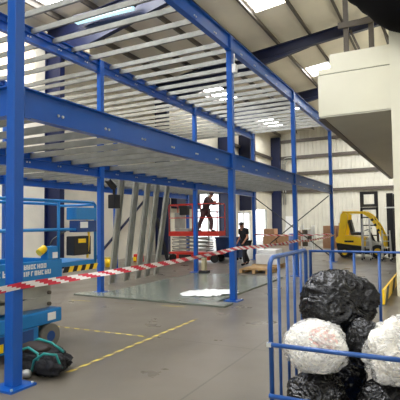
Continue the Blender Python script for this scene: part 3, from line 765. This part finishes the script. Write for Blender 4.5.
# ------------------------------------------------------------------ pallets and packs
def pallet(x, y, lab, L=1.2, W_=1.0, h=.14, z=0):
    t = thing('wooden_pallet', (x, y, z), lab, 'pallet', 'wooden pallets on the floor')
    b = MB()
    for k in range(7): yy = y-L/2+k*(L-.1)/6; b.box(x-W_/2, x+W_/2, yy, yy+.1, z+h-.02, z+h)
    b.build('top_boards', M['wood'], t)
    for sx in (-W_/2, -.05, W_/2-.1):
        b = MB(); b.box(x+sx, x+sx+.1, y-L/2, y+L/2, z+h-.042, z+h-.021); b.build('stringer', M['wood'], t)
        b = MB(); b.box(x+sx, x+sx+.1, y-L/2, y+L/2, z, z+.02); b.build('skid', M['wood'], t)
        for yy in (-L/2, -.07, L/2-.14):
            b = MB(); b.box(x+sx, x+sx+.1, y+yy, y+yy+.14, z+.021, z+h-.043); b.build('block', M['wood'], t)
    return t
pallet(-5.35, 14.45, 'wooden pallet with bare boards, nearest of the two on the floor')
pallet(-5.55, 16.1, 'wooden pallet carrying a white wrapped pack')
t = thing('wrapped_pack', (-5.45, 16.1, .14), 'white wrapped pack standing on the far wooden pallet', 'pack')
b = MB(); b.box(-5.95, -5.1, 15.62, 16.6, .142, .5, bev=.02); b.build('lower_pack', M['poly'], t)
b = MB(); b.box(-5.9, -5.2, 15.7, 16.5, .502, .66, bev=.03); b.build('upper_pack', M['poly'], t)
o = MB().box(-5.75, -4.95, 14.0, 14.9, .142, .175, bev=.005).build('timber_board', M['wood']); o['kind'] = 'thing'; tag(o, 'pale timber board lying on the nearest wooden pallet', 'board')
def carton(x, y, z, sx, sy, sz, lab, m='card', grp='cardboard boxes by the far wall'):
    t = thing('cardboard_box', (x, y, z), lab, 'box', grp)
    MB().box(x-sx/2, x+sx/2, y-sy/2, y+sy/2, z, z+sz, bev=.01).build('carton', M[m], t)
    MB().box(x-sx/2-.002, x+sx/2+.002, y-.03, y+.03, z+sz, z+sz+.003).build('packing_tape', M['beige'], t)
    return t
carton(-10.9, 31.8, 0, .9, .9, .62, 'lower brown box left of the blue drum, nearest the doorway')
carton(-10.9, 31.8, .625, .8, .8, .55, 'brown box stacked on the box nearest the doorway')
carton(-9.8, 31.8, 0, .95, .9, .75, 'wide brown box in the middle of the row left of the blue drum')
carton(-8.6, 31.4, 0, 1.0, .9, .65, 'brown box on the floor just behind the blue drum')
carton(-8.6, 31.4, .655, .7, .7, .4, 'small brown box stacked just behind the blue drum')
carton(-6.05, 29.2, 0, .85, .9, .7, 'lower brown box left of the forklift, beside the white rack')
carton(-6.05, 29.2, .705, .8, .85, .68, 'upper brown box left of the forklift, beside the white rack')
carton(-5.1, 29.0, 0, .8, .8, .8, 'lower brown box directly behind the tail of the forklift')
carton(-5.1, 29.0, .805, .75, .75, .75, 'upper brown box directly behind the tail of the forklift')
carton(-10.6, 36.2, 0, .9, .9, 1.2, 'tall pale stack at the far bright doorway', 'white', 'pale stacks by the far doorway')
carton(-10.6, 36.2, 1.21, .8, .8, .9, 'pale box on top of the stack at the far bright doorway', 'white', 'pale stacks by the far doorway')
t = thing('plastic_drum', (-7.7, 26.4, 0), 'pale blue plastic drum in front of the brown boxes', 'drum')
b = MB(); b.tube([(-7.7, 26.4, z) for z in (0, .05, .3, .33, .36, .6, .63, .66, .9, .93)], [.2, .23, .23, .24, .23, .23, .24, .23, .23, .2], n=24); b.build('barrel', M['drum'], t)
b = MB(); b.tube([(-7.7, 26.4, .931), (-7.7, 26.4, .97)], .21, n=24); b.build('lid', M['drum'], t)
# white wire rack
t = thing('wire_rack', (-6.75, 26.3, 0), 'white wire rack standing right of the blue drum', 'rack')
for x in (-7.08, -6.45):
    for y in (26.05, 26.5): MB().box(x-.03, x+.03, y-.03, y+.03, 0, 1.45).build('upright', M['white'], t)
for z in (.2, .55, .9, 1.25):
    b = MB(); b.box(-7.05, -6.48, 26.08, 26.47, z, z+.03); sh = b.build('shelf', M['white'], t)
for k, z in enumerate((.232, .582, .932)):
    for x in (-6.93, -6.62):
        o = thing('plastic_crate', (x, 26.28, z), 'small %s crate %s on the %s shelf of the white rack' % ('white' if (k+(x > -6.7)) % 2 else 'dark', 'right' if x > -6.7 else 'left', ('bottom', 'middle', 'top')[k]), 'crate', 'crates on the white rack')
        b = MB(); mm = M['white'] if (k+(x > -6.7)) % 2 else M['strut']; b.box(x-.12, x+.12, 26.14, 26.42, z, z+.22, bev=.02); b.build('crate_shell', mm, o); b = MB(); b.box(x-.13, x+.13, 26.13, 26.43, z+.221, z+.245); b.build('rim', mm, o)

# ------------------------------------------------------------------ forklift, facing +X
t = thing('forklift', (-3.2, 22.0, 0), 'yellow forklift truck parked below the white upper office', 'forklift')
y0, y1 = 21.4, 22.6
sd = lambda p, s: (p[0], s, p[1])
b = MB(); b.prism([(-4.22, .66), (-4.25, .84), (-4.15, .98), (-3.6, 1.0), (-3.5, .94), (-2.95, .92), (-2.95, .52)], sd, y0, y1); bmesh.ops.bevel(b.bm, geom=list(b.bm.edges), offset=.03, segments=2, affect='EDGES'); bd = b.build('counterweight', M['yellow'], t)
b = MB(); b.prism([(-4.15, .17), (-4.22, .63), (-2.95, .49), (-2.2, .41), (-2.2, .2)], sd, y0+.06, y1-.06); b.build('chassis', M['black'], t)
b = MB(); b.prism([(-2.94, .42), (-2.9, .9), (-2.45, .62), (-2.2, .6), (-2.12, .42)], sd, y0, y1); b.build('front_cowl', M['galv2'], t)
b = MB(); b.box(-3.85, -3.45, y0-.006, y0-.001, .7, .78); b.build('lettering', M['black'], bd)
for y in (y0+.02, y1-.18):
    b = MB(); b.prism([(-4.12, .99), (-3.83, .99), (-3.72, 1.55), (-3.68, 1.95), (-3.9, 2.08), (-4.0, 1.95)], sd, y, y+.16); b.build('rear_pillar', M['yellow'], t)
    pts = [(-3.92, 2.06), (-3.0, 2.04), (-2.72, 1.86), (-2.42, 1.4), (-2.22, .95), (-2.15, .45)]
    b = MB()
    for (p, q) in zip(pts, pts[1:]): b.bar((p[0], y+.07, p[1]), (q[0], y+.07, q[1]), .14, .15 if p[0] > -3.1 else .1)
    g = b.build('overhead_guard', M['yellow'], t)
    for f in (.15, .45, .75):
        b = MB(); p, q = Vector((-2.72, 0, 1.86)), Vector((-2.3, 0, 1.1)); v = p.lerp(q, f); w_ = p.lerp(q, f+.12); b.bar((v.x-.01, y+.07, v.z), (w_.x-.01, y+.07, w_.z), .146, .1)
        b.build('hand_grip', M['black'], g)
for k in range(6):
    x = -3.75+k*.15; MB().box(x, x+.04, y0+.1, y1-.1, 2.05, 2.09).build('roof_slat', M['yellow'], t)
b = MB(); b.box(-3.62, -3.12, y0+.32, y1-.32, 1.01, 1.16, bev=.04); st = b.build('seat', M['black'], t)
b = MB(); b.bar((-3.56, 22.0, 1.12), (-3.7, 22.0, 1.7), .5, .14, up=(1, 0, 0)); b.build('seat_back', M['black'], t)
b = MB(); b.tube([(-2.6, 22.0, .62), (-2.85, 22.0, 1.22)], .05); b.build('steering_column', M['black'], t)
b = MB(); b.tube([(-2.9+.17*math.cos(a)*.9, 22.0+.18*math.sin(a), 1.26+.06*math.cos(a)) for a in [k*2*PI/20 for k in range(21)]], .018, n=8); b.build('steering_wheel', M['black'], t)
for x, r in ((-3.85, .24), (-2.45, .3)):
    for y in (y0-.02, y1-.18):
        wl = MB().tube([(x, y, r), (x, y+.2, r)], r, n=24).build('wheel', M['rubber'], t); MB().tube([(x, y-.008, r), (x, y+.208, r)], r*.5, n=16).build('hub', M['yellow'], wl)
for y in (y0+.12, y1-.26):
    MB().box(-2.04, -1.78, y, y+.16, .06, 2.86).build('mast_rail', M['black'], t)
b = MB()
for z in (.3, 1.3, 2.1, 2.76): b.box(-1.93, -1.83, y0+.26, y1-.26, z, z+.1)
b.build('mast_crossbar', M['black'], t)
b = MB(); b.box(-1.76, -1.7, y0+.1, y1-.1, .15, .25); b.box(-1.76, -1.7, y0+.1, y1-.1, .45, .55)
for k in range(5): b.box(-1.76, -1.72, y0+.15+k*.22, y0+.18+k*.22, .25, 1.3)
b.build('load_backrest', M['black'], t)
for y in (y0+.25, y1-.37):
    b = MB(); b.box(-1.69, -1.64, y, y+.12, .06, .5); b.box(-1.64, -.75, y, y+.12, .06, .1); b.build('fork', M['strut'], t)
for z, y in ((2.3, y0+.3), ):
    MB().box(-2.12, -1.7, y0+.08, y0+.11, 2.2, 2.26).build('mast_label', M['white'], t)
# black frame behind the truck
t = thing('steel_stand', (-3.1, 24.4, 0), 'black upright steel stand with a square head standing behind the forklift', 'frame')
for x in (-3.5, -2.75): MB().box(x-.05, x+.05, 24.3, 24.45, 0, 2.35).build('upright', M['black'], t)
b = MB(); b.box(-3.55, -2.7, 24.3, 24.45, 2.22, 2.34); b.box(-3.55, -2.7, 24.3, 24.45, 2.36, 2.5); b.box(-3.55, -3.38, 24.3, 24.45, 2.5, 3.0); b.box(-2.87, -2.7, 24.3, 24.45, 2.5, 3.0); b.box(-3.55, -2.7, 24.3, 24.45, 3.0, 3.14); b.build('square_head', M['black'], t)
for z in (.4, .9, 1.4, 1.8): MB().box(-3.449, -2.801, 24.33, 24.42, z, z+.06).build('crossbar', M['black'], t)
MB().box(-3.6, -2.65, 24.1, 24.65, 0, .06).build('foot_plate', M['black'], t)
# aluminium steps in front of the truck
def steps(x, y, h, lab):
    t = thing('step_ladder', (x, y, 0), lab, 'step ladder', 'aluminium step ladders beside the forklift')
    for sx in (-.17, .17):
        b = MB(); b.bar((x+sx, y, .06), (x+sx*.85, y+.1, h), .05, .03); b.build('stile', M['alu'], t)
        b = MB(); b.bar((x+sx, y+.6, .06), (x+sx*.85, y+.16, h-.05), .035, .03); b.build('rear_stile', M['alu'], t)
        for yy in (0, .6): MB().tube([(x+sx-.02, y+yy, .045), (x+sx+.02, y+yy, .045)], .045, n=12).build('castor', M['rubber'], t)
    z = .3
    while z < h-.1:
        MB().box(x-.15, x+.15, y+.1*z/h-.03, y+.1*z/h+.06, z, z+.025).build('tread', M['alu'], t); z += .25
    return t
steps(-2.78, 20.35, 1.75, 'aluminium step ladder in front of the yellow forklift cab')
steps(-1.98, 20.2, 1.25, 'shorter aluminium step ladder in front of the forklift mast')

# ------------------------------------------------------------------ blue waste cage and its bags
CX0, CX1, CY0, CY1, CZ = -1.062, .0, 3.06, 4.04, 1.4
t = thing('roll_cage', (-.56, 3.55, 0), 'blue tubular roll cage full of waste bags', 'roll cage')
b = MB(); b.box(CX0-.02, CX1+.02, CY0-.02, CY1+.02, .17, .2)
b.build('base', M['cage'], t)
for x in (CX0+.08, CX1-.08):
    for y in (CY0+.08, CY1-.08):
        b = MB(); b.box(x-.04, x+.04, y-.04, y+.04, .13, .169); b.box(x-.04, x-.03, y-.03, y+.03, .05, .13); b.box(x+.03, x+.04, y-.03, y+.03, .05, .13); cs = b.build('castor', M['bolt'], t)
        MB().tube([(x-.022, y, .062), (x+.022, y, .062)], .062, n=20).build('wheel', M['rubber'], cs)
def bend(p0, c_, p1, n_=6):
    p0, c_, p1 = Vector(p0), Vector(c_), Vector(p1)
    return [p0*(1-k/n_)**2+c_*2*(k/n_)*(1-k/n_)+p1*(k/n_)**2 for k in range(n_+1)]
TR = .0165
for X, nm in ((CX0, 'side_panel'), (CX1, 'side_panel')):
    b = MB(); b.tube([(X, CY0, .2)]+bend((X, CY0, CZ-.09), (X, CY0, CZ), (X, CY0+.1, CZ))+bend((X, CY1-.06, CZ), (X, CY1-.015, CZ), (X, CY1-.015, CZ-.05))+[(X, CY1-.015, .2)], TR, n=12)
    for z in (.32,): b.tube([(X, CY0, z), (X, CY1-.015, z)], .012)
    pn = b.build('side_panel', M['cage'], t)
    for y in (3.26, 3.47, 3.66, 3.86): MB().tube([(X, y, .2), (X, y, CZ)], .0115, n=10).build('bar', M['cage'], pn)
b = MB(); b.tube([(CX0+.035, CY1+.02, .2), (CX0+.035, CY1+.02, CZ-.01), (CX1-.035, CY1+.02, CZ-.01), (CX1-.035, CY1+.02, .2)], TR, n=12)
pn = b.build('back_panel', M['cage'], t)
for x in (-.85, -.655, -.455, -.26): MB().tube([(x, CY1+.02, .2), (x, CY1+.02, CZ-.01)], .0125, n=10).build('bar', M['cage'], pn)
b = MB()
for z in (.81, .465): b.tube([(CX0-.01, CY0-.03, z), (CX1+.01, CY0-.03, z)], .0155, n=12)
b.tube([(CX1, CY0-.03, .465), (CX1, CY0-.03, .81)], .012)
b.build('gate', M['cage'], t)
MB().box(CX0-.018, CX0+.014, CY0-.048, CY0-.016, .796, .824).build('gate_hinge', M['bolt'], t)

def bag(c, rad, seed, lab, m, cat='bag', amp=.2, freq=1.7, ridge=.07, flat=.8, neck=None, grp=None, name='waste_bag', sub=6, film=0):
    t = thing(name, (c[0], c[1], c[2]-rad[2]*flat), lab, cat, grp)
    b = MB(); b.blob(c, rad, seed, amp, freq, sub, None, flat, ridge); o = b.build('sack', M[m], t)
    if film:
        b = MB(); b.blob(c, [q*film for q in rad], seed+20, amp*1.3, freq*1.3, sub, None, flat*.98, ridge*2.0); b.build('outer_film', M['clear'], t)
    if neck:
        d = Vector(neck); p = Vector(c)+Vector((d.x*rad[0], d.y*rad[1], d.z*rad[2]))*.9; dn = d.normalized()
        b = MB(); pts = [p+dn*(.006*q) for q in range(9)]; b.tube(pts, [.06*(1-q/9)**.8+.004 for q in range(9)], n=18)
        for v in b.bm.verts: v.co += Vector((noise.noise(v.co*38), noise.noise(v.co*38+Vector((5, 5, 5))), noise.noise(v.co*39)))*.016
        b.build('loose_end', M['clear' if film else m], t)
    return t
G = 'black waste bags in the cage'
bag((-.82, 3.34, .375), (.215, .21, .195), 1, 'black bag at the cage bottom, below the white sack', 'binbag', grp=G, ridge=.09, amp=.12)
bag((-.35, 3.36, .375), (.2, .19, .19), 2, 'black bag at the cage bottom, below the clear film bag', 'binbag', grp=G, ridge=.09, amp=.12)
bag((-.76, 3.80, .45), (.21, .18, .255), 3, 'black bag low at the back of the cage, under the biggest bag', 'binbag', grp=G, ridge=.07, amp=.1)
bag((-.33, 3.80, .46), (.175, .175, .26), 6, 'black bag low in the back corner of the cage', 'binbag', grp=G, ridge=.07, amp=.1)
bag((-.75, 3.735, .985), (.285, .22, .28), 5, 'biggest black bag, heaped on top at the back of the cage', 'binbag', grp=G, amp=.22, freq=1.15, ridge=.13, flat=.85)
bag((-.50, 3.47, .76), (.13, .085, .18), 8, 'creased black bag wedged between the white sack and the film bag', 'binbag', grp=G, ridge=.1, amp=.15)
bag((-.81, 3.28, .762), (.205, .15, .178), 12, 'bulging white sack with faded red print behind the cage bar', 'sack', amp=.1, ridge=.06, flat=.9, neck=(-.95, -.2, -.1), freq=1.5, film=1.05)
bag((-.275, 3.325, .765), (.175, .15, .205), 14, 'crumpled clear film bag in the right of the cage', 'film', amp=.24, ridge=.10, flat=.85, freq=1.7, film=1.06, neck=(-.45, -.7, -.75))
o = MB().bar((-.31, 3.86, .75), (-.19, 3.94, 1.15), .07, .02, up=(0, 1, 0)).build('cardboard_strip', M['dwood']); o['kind'] = 'thing'; tag(o, 'brown board sticking up between the film bag and the cage back', 'board')

# hazard striped guard at the foot of the office wall
t = thing('hazard_guard', (-1.0, 11.9, 0), 'yellow guard board with black stripes at the foot of the office wall', 'guard board')
b = MB(); b.box(-1.04, -1.0, 9.6, 14.6, .02, .3); gb = b.build('board', M['yellow'], t)
b = MB(); y = 9.7
while y < 13.6:
    b.prism([(y, .021), (y+.5, .021), (y+.9, .299), (y+.4, .299)], lambda p, s: (s, p[0], p[1]), -.998, -.995)
    b.prism([(y, .021), (y+.5, .021), (y+.9, .299), (y+.4, .299)], lambda p, s: (s, p[0], p[1]), -1.045, -1.041); y += 1.5
b.build('black_stripe', M['black'], gb)
for yy in (9.7, 12.2, 14.4): MB().box(-1.035, -1.005, yy, yy+.08, 0, .02).build('foot', M['black'], t)

# ------------------------------------------------------------------ things above the office, and small fixtures
t = thing('support_frame', (-1.7, 12.0, 5.84), 'brown steel support frame standing on the roof of the white upper office', 'frame')
for x in (-1.97, -1.36): MB().box(x-.06, x+.06, 11.94, 12.06, 5.842, 8.6 if x < -1.5 else 6.75).build('post', M['strut'], t)
MB().box(-2.15, -.85, 11.88, 11.938, 6.62, 6.76).build('crossbar', M['strut'], t)
for x in (-1.9, -1.15): MB().bar((x+.02, 12.12, 6.6), (x+.3, 12.12, 5.86), .08, .06).build('brace', M['strut'], t)
t = thing('corner_darkener', (.3, 10.4, 7), 'added black duct hanging above the end of the white upper office', 'darkener')  # made-up black shape standing in for the dark corner, not a real fitting
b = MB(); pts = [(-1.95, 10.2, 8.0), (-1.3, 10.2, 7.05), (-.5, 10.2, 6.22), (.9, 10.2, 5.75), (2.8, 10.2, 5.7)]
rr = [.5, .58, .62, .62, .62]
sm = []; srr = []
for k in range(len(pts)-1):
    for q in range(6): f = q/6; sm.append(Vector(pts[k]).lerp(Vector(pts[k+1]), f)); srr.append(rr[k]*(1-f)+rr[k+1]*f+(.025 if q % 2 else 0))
b.tube(sm, srr, n=28); b.build('darkener_tube', M['darkener'], t)
t = thing('junction_box', (XA+CW+.04, 8.93, 4.97), 'small white box fixed high on the second front column', 'junction box')
b = MB(); b.box(XA+CW+.003, XA+CW+.09, 8.87, 8.99, 4.87, 5.06, bev=.01); b.build('case', M['white'], t); b = MB(); b.tube([(XA+CW+.04, 8.93, 5.06), (XA+CW+.04, 8.93, 5.3)], .012); b.build('cable', M['white'], t)
for k, (dx, r) in enumerate(((0, .05), (.22, .05))):
    x = XW+1.05+dx; zt = 7.4-.2*k
    o = MB().tube([(x, YF-.3, 3.2), (x, YF-.3, zt-.5)]+[tuple(v) for v in bend((x, YF-.3, zt-.5), (x, YF-.3, zt), (x+.5, YF-.3, zt))]+[(x+1.2, YF-.3, zt)], r).build('cable_conduit', M['galv2']); o['kind'] = 'thing'
    tag(o, ('outer' if k == 0 else 'inner')+' grey conduit bending along the far wall corner', 'conduit')
